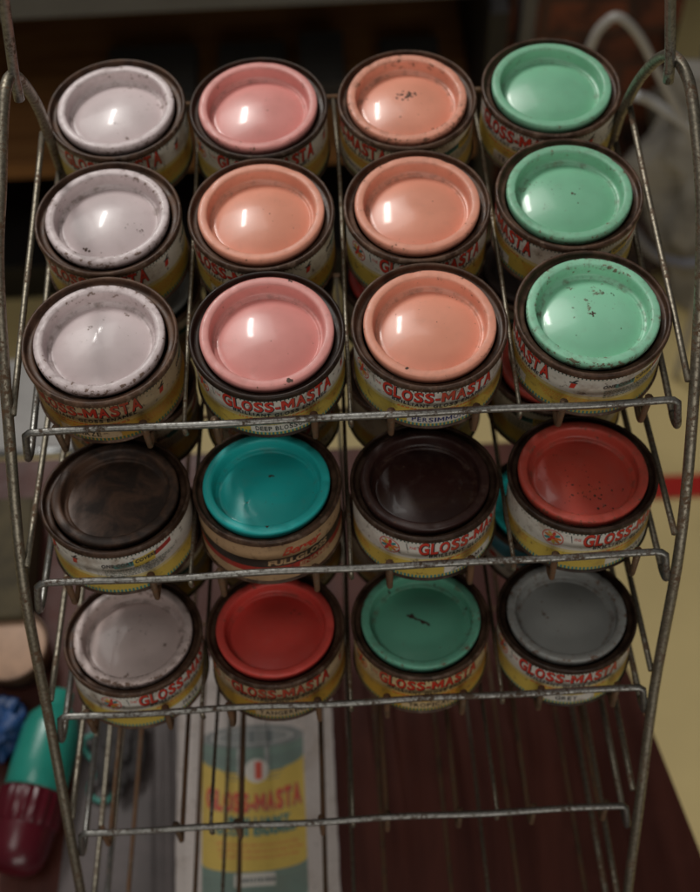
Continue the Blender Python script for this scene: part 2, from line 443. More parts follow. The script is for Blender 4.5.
# ------------------------------------------------------------------ tins
def body_mesh():
    bm = bmesh.new()
    lathe(bm, [(0, -36.2), (36.4, -36.2), (37.4, -37.0), (39.0, -37.0), (39.9, -36.5), (40.0, -35.9), (39.6, -35.3), (38.75, -35.0), (38.6, -34.5),
               (38.6, -4.2), (38.75, -3.2), (39.5, -2.9), (39.95, -2.2), (40.08, -1.0), (40.05, .2), (39.85, .9), (39.4, 1.3), (38.9, 1.4), (38.4, 1.25), (38.1, .7), (37.9, -.4),
               (37.7, -1.6), (37.1, -2.0), (36.0, -2.1), (35.2, -2.1), (34.6, -2.5), (34.2, -4.5)], 128, wob=.12)
    me = bpy.data.meshes.new('tin_body'); bm.to_mesh(me); bm.free(); me.materials.append(M['tin']); return me
def lid_mesh(mat, deep=1.0, dome=4.7, seed=1):
    bm = bmesh.new(); e = -6.0 * deep; pk = e + dome
    prof = [(34.4, -3.4), (34.9, -1.6), (35.1, .2), (35.08, 1.3), (34.9, 1.95), (34.45, 2.35), (33.8, 2.52), (32.6, 2.58), (31.3, 2.5), (30.6, 2.3), (30.2, 1.95), (29.95, 1.2),
            (29.8, 0), (29.65, e * .4), (29.45, e * .68), (29.1, e * .80), (28.3, e * .84), (27.7, e * .86), (27.4, e * .93), (27.1, e * .99), (26.7, e)]
    Rr = 26.7; S = (Rr * Rr + dome * dome) / (2 * dome)
    for k in range(1, 17):
        r = Rr * (1 - k / 16); prof.append((r, pk - (S - math.sqrt(S * S - r * r)) if r > 0 else pk))
    # soft join between groove and dome
    lathe(bm, prof, 128, wob=.10, ph=1)
    rg = random.Random(seed); dents = [(rg.uniform(-20, 20), rg.uniform(-20, 20), rg.uniform(4, 9), rg.uniform(-.42, .28)) for _ in range(6)]
    pry = [(rg.uniform(0, 2 * pi), rg.uniform(.035, .09), rg.uniform(.25, .7)) for _ in range(5)]
    for v in bm.verts:
        x, y = v.co.x / MM, v.co.y / MM; r = math.hypot(x, y); z = 0
        if r < 27.5:
            fade = max(0, 1 - (r / 27.5) ** 4)
            z += fade * sum(a * math.exp(-((x - cx) ** 2 + (y - cy) ** 2) / (2 * w * w)) for cx, cy, w, a in dents)
        if r > 30 and v.co.z > 0:
            t = math.atan2(y, x)
            for (t0, w, a) in pry:
                d = (t - t0 + pi) % (2 * pi) - pi; z -= a * math.exp(-d * d / (2 * w * w)) * min(1, (r - 30) / 4)
        v.co.z += z * MM
    me = bpy.data.meshes.new('lid'); bm.to_mesh(me); bm.free(); me.materials.append(mat); return me
BODY = body_mesh(); LID = lid_mesh(M['lid']); VAR = {0: [LID] + [lid_mesh(M['lid'], seed=q) for q in (5, 9, 14)], 1: [lid_mesh(M['lid'], .95, 3.9, q) for q in (21, 33, 44)]}; LIDB = lid_mesh(M['blid'], .75, 2.0); LIDC = lid_mesh(M['lid'], .95, 3.9)
LABELS = {}
def label(kind, ink='ink'):
    if kind not in LABELS:
        LABELS[kind] = banded_label() if kind == '#banded' else blue_label() if kind == '#blue' else enamel_label(kind, ink)
    return LABELS[kind]
HC = 37.0
BODY_TONE = {(1, -40): .30, (1, -43): .50, (2, 38.4): .5, (2, 123): .42, (3, 119): .45, (2, -127.3): .7, (1, -125.2): 1.15}
WHITE = (.70, .59, .595); PINK = (.78, .32, .29); SALM = (.82, .345, .235); GREEN = (.22, .53, .34); LGREEN = (.28, .64, .43); TEAL = (.025, .56, .54)
RED = (.72, .075, .058); GREY = (.30, .305, .29); ORED = (.55, .075, .050)
N = (1, 1, 1)
S2A, S3A = -.1644, -.1966
S2O, S3O = (-51.0, -68.3), (-96.0, -153.2)
tins = [  # shelf, x, s, colour, wear, lid mesh, label text, ink, turn deg, label tint, text
 (1, -125, 164.5, WHITE, .70, LID, 'HAZE', 'ink', -5, N, 'paint tin with clean mauve-white lid, farthest back of the three white-lidded tins at left'),
 (1, -43, 160.2, PINK, .45, LID, 'DEEP BLOSSOM', 'ink', 6, (.9, .88, .84), 'smaller pink-lidded tin in the back row, between white lid and rust-blotched salmon lid'),
 (1, 42.5, 160.6, SALM, .95, LID, 'PERSIMMON', 'navy', -66, (.92, .85, .70), 'paint tin with salmon lid blotched by brown rust spots, in the back row'),
 (1, 126, 164.6, GREEN, .45, LID, 'TROPICAL', 'ink', -34, N, 'paint tin with green lid at the right end of the back row'),
 (1, -125.4, 82.6, WHITE, .90, LID, 'HAZE', 'ink', -12, (.95, .93, .88), 'paint tin with brown-flecked mauve-white lid, middle of the three white-lidded tins at left'),
 (1, -42.2, 79.8, SALM, .35, LID, 'PERSIMMON', 'navy', -26, (.93, .88, .76), 'paint tin with clean salmon lid in the second row, behind the large pink lid'),
 (1, 42.5, 80.2, SALM, .45, LID, 'PERSIMMON', 'navy', 10, N, 'second salmon lid from the top in the column of three salmon lids'),
 (1, 125.6, 83.4, GREEN, .75, LID, 'TROPICAL', 'ink', -82, N, 'green-lidded tin, middle one of the three green lids at the right'),
 (1, -125.2, 1.2, WHITE, .85, LID, 'HAZE', 'ink', -13, (.62, .46, .30), 'paint tin with mauve-white lid and browned old label behind the top bar'),
 (1, -40, -.4, PINK, .35, LID, 'DEEP BLOSSOM', 'ink', 8, N, 'large pink-lidded tin with red-lettered white label, just above the turquoise lid'),
 (1, 43, -.2, SALM, .45, LID, 'PERSIMMON', 'navy', 4, N, 'salmon-lidded tin with dark blue shade name, at the front of the top shelf'),
 (1, 126.8, 2.6, LGREEN, 1.0, LID, 'TROPICAL', 'ink', -85, (.9, .9, .88), 'light green lidded tin with chipped rim, at front right of the top shelf'),
 (2, -127.3, -.6, (.13, .070, .045), .5, LIDB, 'ORIENT', 'ink', -96, N, 'paint tin with dark brown rusty lid and yellow-white label, left end of second shelf'),
 (2, -46, 1.5, TEAL, .12, LIDC, '#banded', 'ink', 28, (.9, .8, .72), 'paint tin with bright turquoise lid and beige black and red label'),
 (2, 38.4, -1.6, (.035, .012, .010), .4, LIDC, 'BAHAMA', 'ink', 36, N, 'paint tin with very dark maroon-brown glossy lid, between the turquoise and the red lid'),
 (2, 123, -1.6, ORED, .75, LIDC, 'SIGNAL', 'ink', 38, N, 'paint tin with dusty orange-red lid at the right end of the second shelf'),
 (3, -130.5, -1.2, (.66, .53, .50), 1.0, LIDC, 'HAZE', 'ink', 52, N, 'tin with dull pinkish-white lid at the left end of the third shelf'),
 (3, -48.6, -.8, RED, .35, LIDC, 'TANGERINE', 'ink', 4, (.70, .55, .36), 'paint tin with flat red lid and stained beige label, standing above the leaflet'),
 (3, 35, -.5, (.14, .44, .30), .80, LIDC, 'TROPICAL', 'ink', 4, (.90, .70, .40), 'green-lidded tin with a dark scar mid-lid, on the third shelf'),
 (3, 119, -1.0, GREY, 1.0, LIDC, 'GREY', 'ink', -5, N, 'paint tin with grey lid and yellow-white label, right end of the third shelf'),
 (3, 119, 80.5, TEAL, .3, LIDC, '#blue', 'ink', 20, N, 'paint tin with blue label, half hidden behind the grey-lidded tin'),
]
DK = (.060, .030, .022)
hid = {(2, 1): [(DK, 'dark brown'), (RED, 'red'), (DK, 'dark brown'), (ORED, 'red')], (2, 2): [(GREY, 'grey'), (DK, 'dark brown'), (RED, 'red'), (DK, 'dark brown')], (3, 1): [(DK, 'dark brown'), (GREY, 'grey'), (DK, 'dark brown'), None]}
X2, X3 = (-127, -45, 38.5, 122), (-130.5, -48.6, 35, 119)
front = {2: ('all-brown rusty lid', 'turquoise lid', 'dark maroon-brown lid', 'orange-red lid'), 3: ('dull pinkish-white lid', 'flat red lid', 'scarred green lid', 'grey lid')}
for (sh, rw), cs in hid.items():
    for k, q in enumerate(cs):
        if q: tins.append((sh, (X2 if sh == 2 else X3)[k], rw * 80.6 - .5, q[0], .4, LIDB if q[0] is DK else LIDC, 'TROPICAL', 'ink', (-60, 40, 100, -140)[k], (.7, .6, .45),
            ('mostly hidden %s-lidded tin right behind the one with the %s' if rw == 1 else 'almost hidden %s-lidded tin two places behind the one with the %s') % (q[1], front[sh][k])))
def place(shelf, x, s, z=0):
    a = {1: 0, 2: S2A, 3: S3A}[shelf]; oy, oz = {1: (0, 0), 2: S2O, 3: S3O}[shelf]
    return Vector((x, oy + s * cos(a) - z * sin(a), oz + s * sin(a) + z * cos(a))), a
import itertools
turner = itertools.count()
def make_tin(shelf, x, s, colr, wear, lm, lab, ink, turn, tint, text):
    loc, a = place(shelf, x, s, -HC)
    root = empty('paint_tin', loc * MM, a + random.uniform(-.004, .004), 0)
    tag(root, text, 'paint tin', 'old paint tins on the wire rack')
    b = obj('tin_body', BODY, root); b.location = (0, 0, HC * MM); b.rotation_euler = (0, 0, random.uniform(0, 6)); dk = BODY_TONE.get((shelf, x), random.uniform(.75, 1.1)); b.color = (dk, dk * .97, dk * .95, 1)
    if lab == '#banded' or True:
        l = obj('lid', LIDB if lm is LIDB else VAR[0 if lm is LID else 1][next(turner) % (4 if lm is LID else 3)], root)
        l.location = (random.uniform(-.25, .25) * MM, random.uniform(-.25, .25) * MM, (HC + random.uniform(-.1, .2)) * MM)
        l.rotation_euler = (random.uniform(-.008, .008), random.uniform(-.008, .008), random.uniform(0, 6)); l.color = (*colr, wear)
    k = .958 if colr == WHITE else random.choice((.968, .975, .982)); l.scale = (k, k, 1)
    p = obj('paper_label', label(lab, ink), root, smooth=False); p.location = (0, 0, HC * MM); p.rotation_euler = (0, 0, radians(turn)); p.color = (*tint, 1)
    return root, l
ROOTS = [make_tin(*t) for t in tins]
def dome_z(lid, r):
    me = lid.data; best = None
    pr = sorted(((v.co.x ** 2 + v.co.y ** 2) ** .5, v.co.z) for v in me.vertices if abs(v.co.y) < 1e-6 + .0006 and v.co.x >= 0)
    pr = [q for q in pr if q[0] < .0335]
    for (a, za), (b, zb) in zip(pr, pr[1:]):
        if a <= r <= b: return za + (zb - za) * (r - a) / max(b - a, 1e-9)
    return pr[-1][1]
def flecks(lid, spots, name='rust_flecks', col=(.075, .038, .022)):
    bm = bmesh.new()
    for (x, y, rr) in spots:
        n = 8; R0 = math.hypot(x, y)
        def P(px, py, dz): return bm.verts.new((px * MM, py * MM, dome_z(lid, math.hypot(px, py) * MM) + dz * MM))
        c = P(x, y, .16); vs = []
        for k in range(n):
            a = 2 * pi * k / n; q = rr * random.uniform(.55, 1.3); vs.append(P(x + q * cos(a), y + q * sin(a), .09))
        for k in range(n): bm.faces.new((c, vs[k], vs[(k + 1) % n]))
    m = bpy.data.materials.get(name) or simple(name, col, .7, scale=400)
    o = obj(name, bm, lid, [m], False); o.rotation_euler = (0, 0, -lid.rotation_euler.z)
random.seed(31)
def cluster(cx, cy, sx, sy, n, r0, r1): return [(random.gauss(cx, sx), random.gauss(cy, sy), random.uniform(r0, r1)) for _ in range(n)]
# the dark scar on the green third-shelf lid is a dried paint run of its own shape on that lid
def scar(lid):
    flecks(lid, [(-6.5, 4.0, 1.3), (-5.2, 3.8, 1.8), (-3.8, 2.8, 1.1), (-2.4, 1.6, .9), (-1.0, .9, .9), (.6, -.2, 1.3), (1.8, -1.2, 1.2), (3.4, -1.4, .8), (4.6, -2.8, 1.0), (-7.6, 4.6, .7)] + [(29 * cos(t), 29 * sin(t), q) for t, q in ((-.6, .8), (-.5, .5), (-2.4, .9), (-1.9, .6), (2.2, .9), (.3, .7), (1.2, .6))], 'dried_paint_scar', (.05, .028, .02))
scar(ROOTS[18][1])
flecks(ROOTS[2][1], cluster(1.5, 5, 4.5, 1.8, 46, .25, 1.0) + cluster(6, -5, 7, 5, 14, .15, .5) + cluster(-7, 0, 2, 3, 10, .2, .6))
flecks(ROOTS[1][1], [(5.5, -1.5, 1.9), (9, 12, .4)], 'dark_spot', (.30, .13, .11))
flecks(ROOTS[9][1], [(16, 11, .55), (20.5, 5, .75), (1, 15, .35), (-18, 9, .3), (2, -4, .3), (11, -31.2, 1.6), (12.4, -31.6, 1.0), (12.5, 31.6, .9), (13.6, 31.0, .7)])
flecks(ROOTS[11][1], [(0, 0, .8), (1.1, .5, .7), (-1.0, .3, .6), (.2, 1.3, .6), (.1, -1.4, .5), (14, -9, .4), (-10, -12, .3)] + [(16 + random.gauss(0, 5), 17 + random.gauss(0, 2.5), random.uniform(.2, .5)) for _ in range(8)])
flecks(ROOTS[13][1], [(1.5, 7, .9), (2.8, 7.3, .8), (3.8, 7.0, .5), (-14, 14, .3), (.5, -30.5, 1.3), (3, -12, .3)])
flecks(ROOTS[7][1], [(2, 1, .9), (3.4, .4, .6), (4.5, -6, .4)] + cluster(-8, 10, 8, 5, 10, .15, .4))
flecks(ROOTS[6][1], [(-4, -12, .7), (9, 4, .3), (-12, 8, .3)])
flecks(ROOTS[10][1], [(4, 3, .3), (-9, 8, .4), (9, -7, .3), (-14, -28.5, .9)] + [(26 * cos(t), 26 * sin(t), .3) for t in (.9, 1.0, 1.06)])
flecks(ROOTS[15][1], cluster(3, -12, 9, 4, 40, .15, .7) + cluster(-6, 8, 8, 7, 26, .12, .45))
flecks(ROOTS[17][1], cluster(9, 12, 4, 3, 8, .2, .6))
flecks(ROOTS[4][1], cluster(17, -6, 3, 3, 8, .15, .5) + [(-12, -19, 1.0), (-13.5, -18, .8), (-10.4, -20, .7)])
flecks(ROOTS[16][1], cluster(-2, 10, 9, 6, 14, .15, .4)); flecks(ROOTS[5][1], cluster(10, -2, 6, 8, 9, .12, .35)); flecks(ROOTS[0][1], cluster(2, -10, 2.5, .4, 9, .15, .3))

# ------------------------------------------------------------------ the rack
rack = empty('display_rack', (0, 0, -.42))
tag(rack, 'rusty stepped wire display rack holding the paint tins, on the maroon table', 'display rack')
def rpart(name, bm, mat, parent=rack, off=(0, 0, .42)):
    o = obj(name, bm, parent, [mat])
    if parent is rack: o.location = off
    return o
ZT = -420.0
def side(sgn):
    if sgn > 0:
        pts = [(151, -316, ZT + 3), (155, -238, -303), (158.5, -191, -229), (163, -142, -157), (168.6, -97, -76), (172.6, -45, -14), (172.4, 9, 53), (170, 54, 86), (168, 78, 91), (167, 103, 76),
               (166.5, 130, 38), (166.5, 148, -2), (166, 156, -34), (162, 172, -200), (157, 190, ZT + 3)]
    else:
        pts = [(-180, -316, ZT + 3), (-177.2, -238, -303), (-176.2, -191, -229), (-176.4, -142, -157), (-174.5, -97, -76), (-170.6, -45, -14), (-165.5, 9, 46), (-160, 40, 74), (-156.5, 70, 94), (-155, 88, 96), (-155.5, 106, 78),
               (-157.5, 126, 42), (-162, 144, 2), (-165, 156, -34), (-168, 172, -200), (-172, 190, ZT + 3)]
    bm = bmesh.new(); tube(bm, catmull(pts, 7), 3.0, 12); return bm
for s_ in (-1, 1): rpart('side_frame', side(s_), M['post'])
shelves = [  # bar-line centre x, half width, origin (y, z), tilt
 (1.0, 167.2, (0, 0), 0.0), (-3.0, 167.0, S2O, S2A), (-6.8, 166.8, S3O, S3A), (-9.5, 164.0, (-143.0, -224.0), -.20), (-12, 162.5, (-191, -298), -.20)]
def shelf_part(cx, hw, org, a, idx):
    def L(x, s, z): return Vector((cx + x, org[0] + s * cos(a) - z * sin(a), org[1] + s * sin(a) + z * cos(a)))
    bm = bmesh.new(); fl = -HC - 3.2; lip = fl + 26.5; fy = -44.2 if idx != 1 else -46.5; rear = 206
    hwf = hw
    # one wire: rear corner > floor rail > curl up > front bar > and back
    path = [L(-hwf, rear, fl + 1.5), L(-hwf, 40, fl + 1.5), L(-hwf, fy + 4, fl + 1.5), L(-hwf + .5, fy - 4.5, fl + 7), L(-hwf + 3, fy, lip)]
    path = fillet(path, 7, 5)
    front = subdiv_line(L(-hwf + 9, fy, lip), L(hwf - 9, fy, lip), 24)
    for i, p in enumerate(front): p.z += .5 * sin(i * .55 + idx * 2); p.y += .4 * sin(i * .8 + idx)
    back = fillet([L(hwf - 3, fy, lip), L(hwf - .5, fy - 4.5, fl + 7), L(hwf, fy + 4, fl + 1.5), L(hwf, 40, fl + 1.5), L(hwf, rear, fl + 1.5)], 7, 5)
    kf = next(i for i, q in enumerate(path) if (q - L(-hwf, fy + 10, fl + 1.5)).length < 14) if False else 7
    full = path[6:-1] + [L(-hwf + 3.4, fy - .6, lip - 1.2), L(-hwf + 5.5, fy, lip)] + front + [L(hwf - 5.5, fy, lip), L(hwf - 3.4, fy - .6, lip - 1.2)] + back[1:-7]
    tube(bm, full, 1.95, 12)
    o = rpart('shelf', bm, M['bar'])
    bm = bmesh.new()
    tube(bm, path[:7], 1.9, 10); obj('side_rail', bm, o, [M['post']])
    bm = bmesh.new(); tube(bm, back[-8:], 1.9, 10); obj('side_rail', bm, o, [M['post']])
    # floor wires and upper guard rails
    xs = (-149, -105, -64, -19, 20, 63, 107, 150)
    for x in xs:
        if x == -64: x = -76 if idx == 4 else -69
        p = fillet([L(x, rear, fl), L(x, fy + 3.4, fl), L(x, fy + 3.1, lip - 1)], 5, 4)
        p = subdiv_line(p[0], p[1], 6)[:-1] + p[1:]
        bm = bmesh.new(); tube(bm, p, lambda t: 1.55 + (.7 if t > .97 else 0), 8, wander=.15); obj('floor_wire', bm, o, [M['wire']])
    bm = bmesh.new(); tube(bm, subdiv_line(L(-hwf, rear, fl + 1.5), L(hwf, rear, fl + 1.5), 4), 1.6, 8); obj('rear_bar', bm, o, [M['wire']])
    for sg in (-1, 1):
        bm = bmesh.new(); tube(bm, subdiv_line(L(sg * (hw + .7), 150 if idx == 0 else 190, fl + 39), L(sg * (hw + .7), fy + 5, fl + 36), 8), 1.8, 8, wander=.2)
        obj('guard_rail', bm, o, [M['post']])
    for x in (-84.5, -.5, 85):
        bm = bmesh.new()
        p = subdiv_line(L(x, rear, fl + 1), L(x + 1, 150, fl + 8), 2)[:-1] + subdiv_line(L(x + 1, 150, fl + 8), L(x, fy + .4, lip - 2.6), 8)
        tube(bm, p, 1.15, 8, wander=.2); 
        tube(bm, [L(x, fy + .6, lip - 2.6), L(x, fy + .8, lip - 8.5), L(x + .2, fy + 1.4, lip - 10.5)], 1.5, 8)
        obj('divider_wire', bm, o, [M['post']])
    return o
for i, sh in enumerate(shelves): shelf_part(*sh, i)
def hanger(sgn):
    bm = bmesh.new()
    if sgn > 0: p = [(163.5, 80, 80), (162.5, 82, 92), (144, 84, 190), (131, 86, 260)]
    else: p = [(-153.5, 88, 82), (-153, 90, 94), (-139, 92, 190), (-129, 94, 260)]
    tube(bm, subdiv_line(p[0], p[1], 2)[:-1] + subdiv_line(p[1], p[2], 4)[:-1] + subdiv_line(p[2], p[3], 2), 2.6, 10)
    return bm
for s_ in (-1, 1): rpart('sign_holder_rod', hanger(s_), M['bar'])

# ------------------------------------------------------------------ table, leaflet and things on it
t = empty('table', (0, 0, -.98)); tag(t, 'glossy dark maroon wooden table standing under the wire rack', 'table')
bm = bmesh.new()
vs = [Vector(p) for p in ((-520, -620), (336, -620), (214, -60), (162, 178), (-520, 190))]
lo = [bm.verts.new((v.x * MM, v.y * MM, (ZT - 22) * MM)) for v in vs]; hi = [bm.verts.new((v.x * MM, v.y * MM, ZT * MM)) for v in vs]
bm.faces.new(hi); bm.faces.new(lo[::-1])
for i in range(5): bm.faces.new((lo[i], lo[(i + 1) % 5], hi[(i + 1) % 5], hi[i]))
bmesh.ops.bevel(bm, geom=list(bm.edges), offset=.003, segments=3, affect='EDGES')
o = obj('tabletop', bm, t, [wood('maroon_varnished_wood', (.050, .012, .008), (.092, .026, .017), .40, 5, (10, 1, 1), .04)], smooth=False); o.location = (0, 0, .98)
for (x, y) in ((-480, 150), (130, 140), (-480, -580), (300, -580)):
    bm = bmesh.new(); box(bm, x - 18, x + 18, y - 18, y + 18, -980, ZT - 22.5, bev=2); o = obj('leg', bm, t, [bpy.data.materials['maroon_varnished_wood']], False); o.location = (0, 0, .98)
bm = bmesh.new()                                                    # pale worn chips near the table's right edge

def leaflet():
    s = Sheet(); P = {}
    base = paper('leaflet_paper', (.52, .46, .43), .6, .55, False); P['base'] = base
    for k, c in dict(lt=(.16, .23, .19), ly=(.60, .42, .08), lr=(.58, .08, .045), lg=(.24, .25, .24), ld=(.12, .14, .14), lw=(.60, .56, .50), lo=(.60, .30, .07), lb=(.04, .17, .17), lsil=(.38, .37, .35)).items():
        P[k] = paper('print_' + k, c, .55, .25, False)
    W2, Hh = 59.5, 100.0
    def jag(i): return random.uniform(-.4, .4)
    edge = []
    n = 24
    for i in range(n): edge.append((-W2 + 2 * W2 * i / n, -Hh + jag(i)))
    for i in range(n): edge.append((W2 + jag(i), -Hh + 2 * Hh * i / n))
    for i in range(n): edge.append((W2 - 2 * W2 * i / n, Hh + jag(i)))
    for i in range(n): edge.append((-W2 + jag(i), Hh - 2 * Hh * i / n))
    s.poly(edge, P['base'], 0)
    # printed picture of a tin, coordinates in mm about its centre
    cx = -2; R = 38.5; yt, yb = 34.0, -82.0; el = 8.5
    def arc(x): return -el * math.sqrt(max(0, 1 - (x / R) ** 2))
    xs = [-R + 2 * R * i / 40 for i in range(41)]
    def band(y0, y1, m, l): s.strip([cx + x for x in xs], lambda x: y0 + arc(x - cx), lambda x: y1 + arc(x - cx), m, l)
    band(yb, yt, P['lt'], .03)
    s.strip([cx + x for x in xs], lambda x: -58 + arc(x - cx), lambda x: 13.5 + arc(x - cx) + 5 * abs((x - cx) / R) ** 1.5, P['ly'], .05)
    for (x, w) in ((-12, 5), (9, 3)): s.strip([cx + x, cx + x + w], lambda q: 12 + arc(q - cx), lambda q: yt + arc(q - cx), P['lsil'], .055)
    for k in range(9):
        y = 20 + k * 1.9 if k < 4 else -78 + (k - 4) * 3.2
        s.strip([cx + x for x in xs], lambda q: y + arc(q - cx), lambda q: y + .5 + arc(q - cx), P['ld'], .06)
    def ell(ry, rx, m, l, dy=0): s.poly([(cx + rx * cos(a), yt + dy + ry * sin(a)) for a in (2 * pi * k / 40 for k in range(40))], m, l)
    ell(el + .6, R + .6, P['ld'], .07); ell(el, R, P['lg'], .09); ell(el - 1.4, R - 4, P['ld'], .11); ell(el - 2, R - 6, P['lsil'], .13); ell(el - 3.2, R - 12, P['lg'], .15)
    for (x, w) in ((-10, 3), (-2, 2.5), (11, 4)): s.poly([(cx + x, yt - 5), (cx + x + w, yt - 5), (cx + x + w, yt + 4.5), (cx + x, yt + 4.5)], P['ld'], .17)
    blob(s, cx + 2.5, 7.5, 9.2, 9.2, P['lw'], .10, 26)
    s.text('1', cx + 4, 1.4, 5.5, 12.5, P['lr'], .13, bold=.03)
    for sx in (-1, 1):
        for k in range(3): s.poly([(cx + sx * 10, 6 - k * 3), (cx + sx * (24 - 2 * k), 8.2 - k * 3), (cx + sx * (24 - 2 * k), 8.8 - k * 3), (cx + sx * 10, 6.7 - k * 3)][::sx], P['ld'], .10)
    s.letters('GLOSS-MASTA', cx + .6, -23.2, 71, 12.6, P['ld'], .10, bold=.05, warp=lambda u: 5.2 * u * u, grow=lambda u: 1 + .2 * u * u)
    s.letters('GLOSS-MASTA', cx, -22.6, 71, 12.6, P['lr'], .13, bold=.055, warp=lambda u: 5.2 * u * u, grow=lambda u: 1 + .2 * u * u)
    s.text('BRILLIANT', cx + 4, -32.8, 46, 5.0, P['lb'], .10, bold=.07, spacing=1.15, warp=lambda u: 2.2 * u * u)
    s.text('GLOSS ENAMEL', cx + 1, -40.6, 60, 5.6, P['lb'], .10, bold=.07, spacing=1.15, warp=lambda u: 3.6 * u * u)
    for row in range(3):
        y = -49 - row * 4.4; x = -30 + row
        while x < 28:
            w = random.uniform(2, 7); y2 = y + 3.6 * (x / 32) ** 2; s.poly([(x, y2), (x + w, y2 + .1), (x + w, y2 + 2.5), (x, y2 + 2.4)], P['lo'], .09); x += w + .8
    s.rect(cx - 15, cx + 15, -76.5, -67.5, P['lw'], .09)
    x = -13
    while x < 10:
        w = random.uniform(1.4, 3); s.poly([(x, -74), (x + w, -74), (x + w, -70.5), (x, -70.5)], P['ld'], .12); x += w + .9
    me = s.flat('advertising_leaflet', .6)
    # paper thickness
    o = obj('advertising_leaflet', me, None, None, False); o.location = (-.0835, -.108, -.4194); o.rotation_euler = (0, 0, radians(.6))
    md = o.modifiers.new('thickness', 'SOLIDIFY'); md.thickness = .0002; md.offset = -1
    tag(o, 'pale advertising leaflet printed with a yellow and green paint tin, lying flat under the rack', 'leaflet')
leaflet()

bm = bmesh.new(); sp = [(-232, -262), (-128, -262), (-132, 20), (-205, 26), (-214, -60), (-224, -120)]
lo = [bm.verts.new((x * MM, y * MM, (ZT + .1) * MM)) for x, y in sp]; hi = [bm.verts.new((x * MM, y * MM, (ZT + .4) * MM)) for x, y in sp]
bm.faces.new(hi); bm.faces.new(lo[::-1])
for i in range(6): bm.faces.new((lo[i], lo[(i + 1) % 6], hi[(i + 1) % 6], hi[i]))
tag(obj('paper_sheet', bm, None, [simple('lilac_grey_paper', (.105, .082, .080), .5, var=.45, scale=14)], False), 'creased lilac-grey paper sheet lying on the table, left of the printed leaflet', 'paper')

# fallen bottle: teal body, ribbed maroon cap
bt = empty('spray_bottle', (-.240, -.075, -.42)); bt.name = 'bottle'
tag(bt, 'teal plastic bottle with ribbed dark maroon cap lying left of the rack', 'bottle')
A = Vector((-229, -36, -397)); B_ = Vector((-256, -170, -397)); ax = (B_ - A).normalized()
def along(prof, seg=48, ribs=0, rib_lo=0, rib_hi=0):
    bm = bmesh.new(); rings = []; x = Vector((0, 0, 1)); y = ax.cross(x).normalized(); x = y.cross(ax)
    for (d, r) in prof:
        ring = []
        for k in range(seg):
            a = 2 * pi * k / seg; rr = r * (1 + (.075 * (k % 4 // 2) if ribs and rib_lo <= d <= rib_hi else 0)); p = A + ax * d + (x * cos(a) + y * sin(a)) * rr
            ring.append(bm.verts.new(p * MM))
        rings.append(ring)
    for R1, R2 in zip(rings, rings[1:]):
        for k in range(seg): bm.faces.new((R1[k], R1[(k + 1) % seg], R2[(k + 1) % seg], R2[k]))
    bm.faces.new(rings[0][::-1]); bm.faces.new(rings[-1]); return bm
o = obj('bottle_body', along([(2, 8), (3, 9.5), (14, 10), (17, 13), (24, 19), (34, 21.6), (60, 22.5), (78, 22.5), (80, 21.5)]), bt, [simple('teal_plastic', (.02, .26, .20), .32, var=.15, scale=20, coat=.3)]); o.location = -bt.location
o = obj('cap', along([(79, 21), (80, 22.5), (82, 22.8), (104, 22.8), (105, 22.5), (107, 22.5), (122, 22), (130, 20), (136, 16), (139, 10), (140, 3)], 80, 1, 81, 104), bt, [simple('maroon_plastic', (.085, .005, .012), .3, var=.2, scale=20, coat=.15)]); o.location = -bt.location

# small pot with peach filling
pot = empty('pot', (-.272, 0.0, -.42)); tag(pot, 'small round brown-rimmed pot with peach coloured top, left of the rack', 'pot')
bm = bmesh.new(); lathe(bm, [(0, 0), (24, 0), (27, 3), (29, 26), (30, 30), (29.2, 31), (28, 30), (27, 27)], 48); obj('pot_body', bm, pot, [simple('brown_glaze', (.14, .075, .04), .4, scale=40)])
bm = bmesh.new(); lathe(bm, [(27.2, 26.8), (20, 27.6), (0, 28.4)], 48); obj('pot_filling', bm, pot, [simple('peach_wax', (.45, .27, .17), .5, scale=60)])

# crumpled blue wrapper
def crumple(name, c, r, seed, mat, n=4, sq=(1, 1, .6), amp=.35):
    random.seed(seed); bm = bmesh.new(); bmesh.ops.create_icosphere(bm, subdivisions=n, radius=1)
    ks = [(Vector((random.uniform(-1, 1), random.uniform(-1, 1), random.uniform(-1, 1))).normalized(), random.uniform(2, 7), random.uniform(0, 6)) for _ in range(14)]
    for v in bm.verts:
        d = sum(abs(sin(v.co.dot(k) * f + p)) for k, f, p in ks) / len(ks)
        v.co = v.co * (1 + amp * (d - .63) * 4)
        v.co = Vector((v.co.x * sq[0], v.co.y * sq[1], max(v.co.z, -.9) * sq[2])) * r * MM
    o = obj(name, bm, None, [mat], False); o.location = Vector(c) * MM; return o
o = crumple('wrapper', (-282, -62, -402), 24, 3, simple('blue_film', (.015, .075, .24), .5, var=.5, scale=50)); tag(o, 'crumpled shiny blue plastic wrapper behind the fallen bottle', 'wrapper')
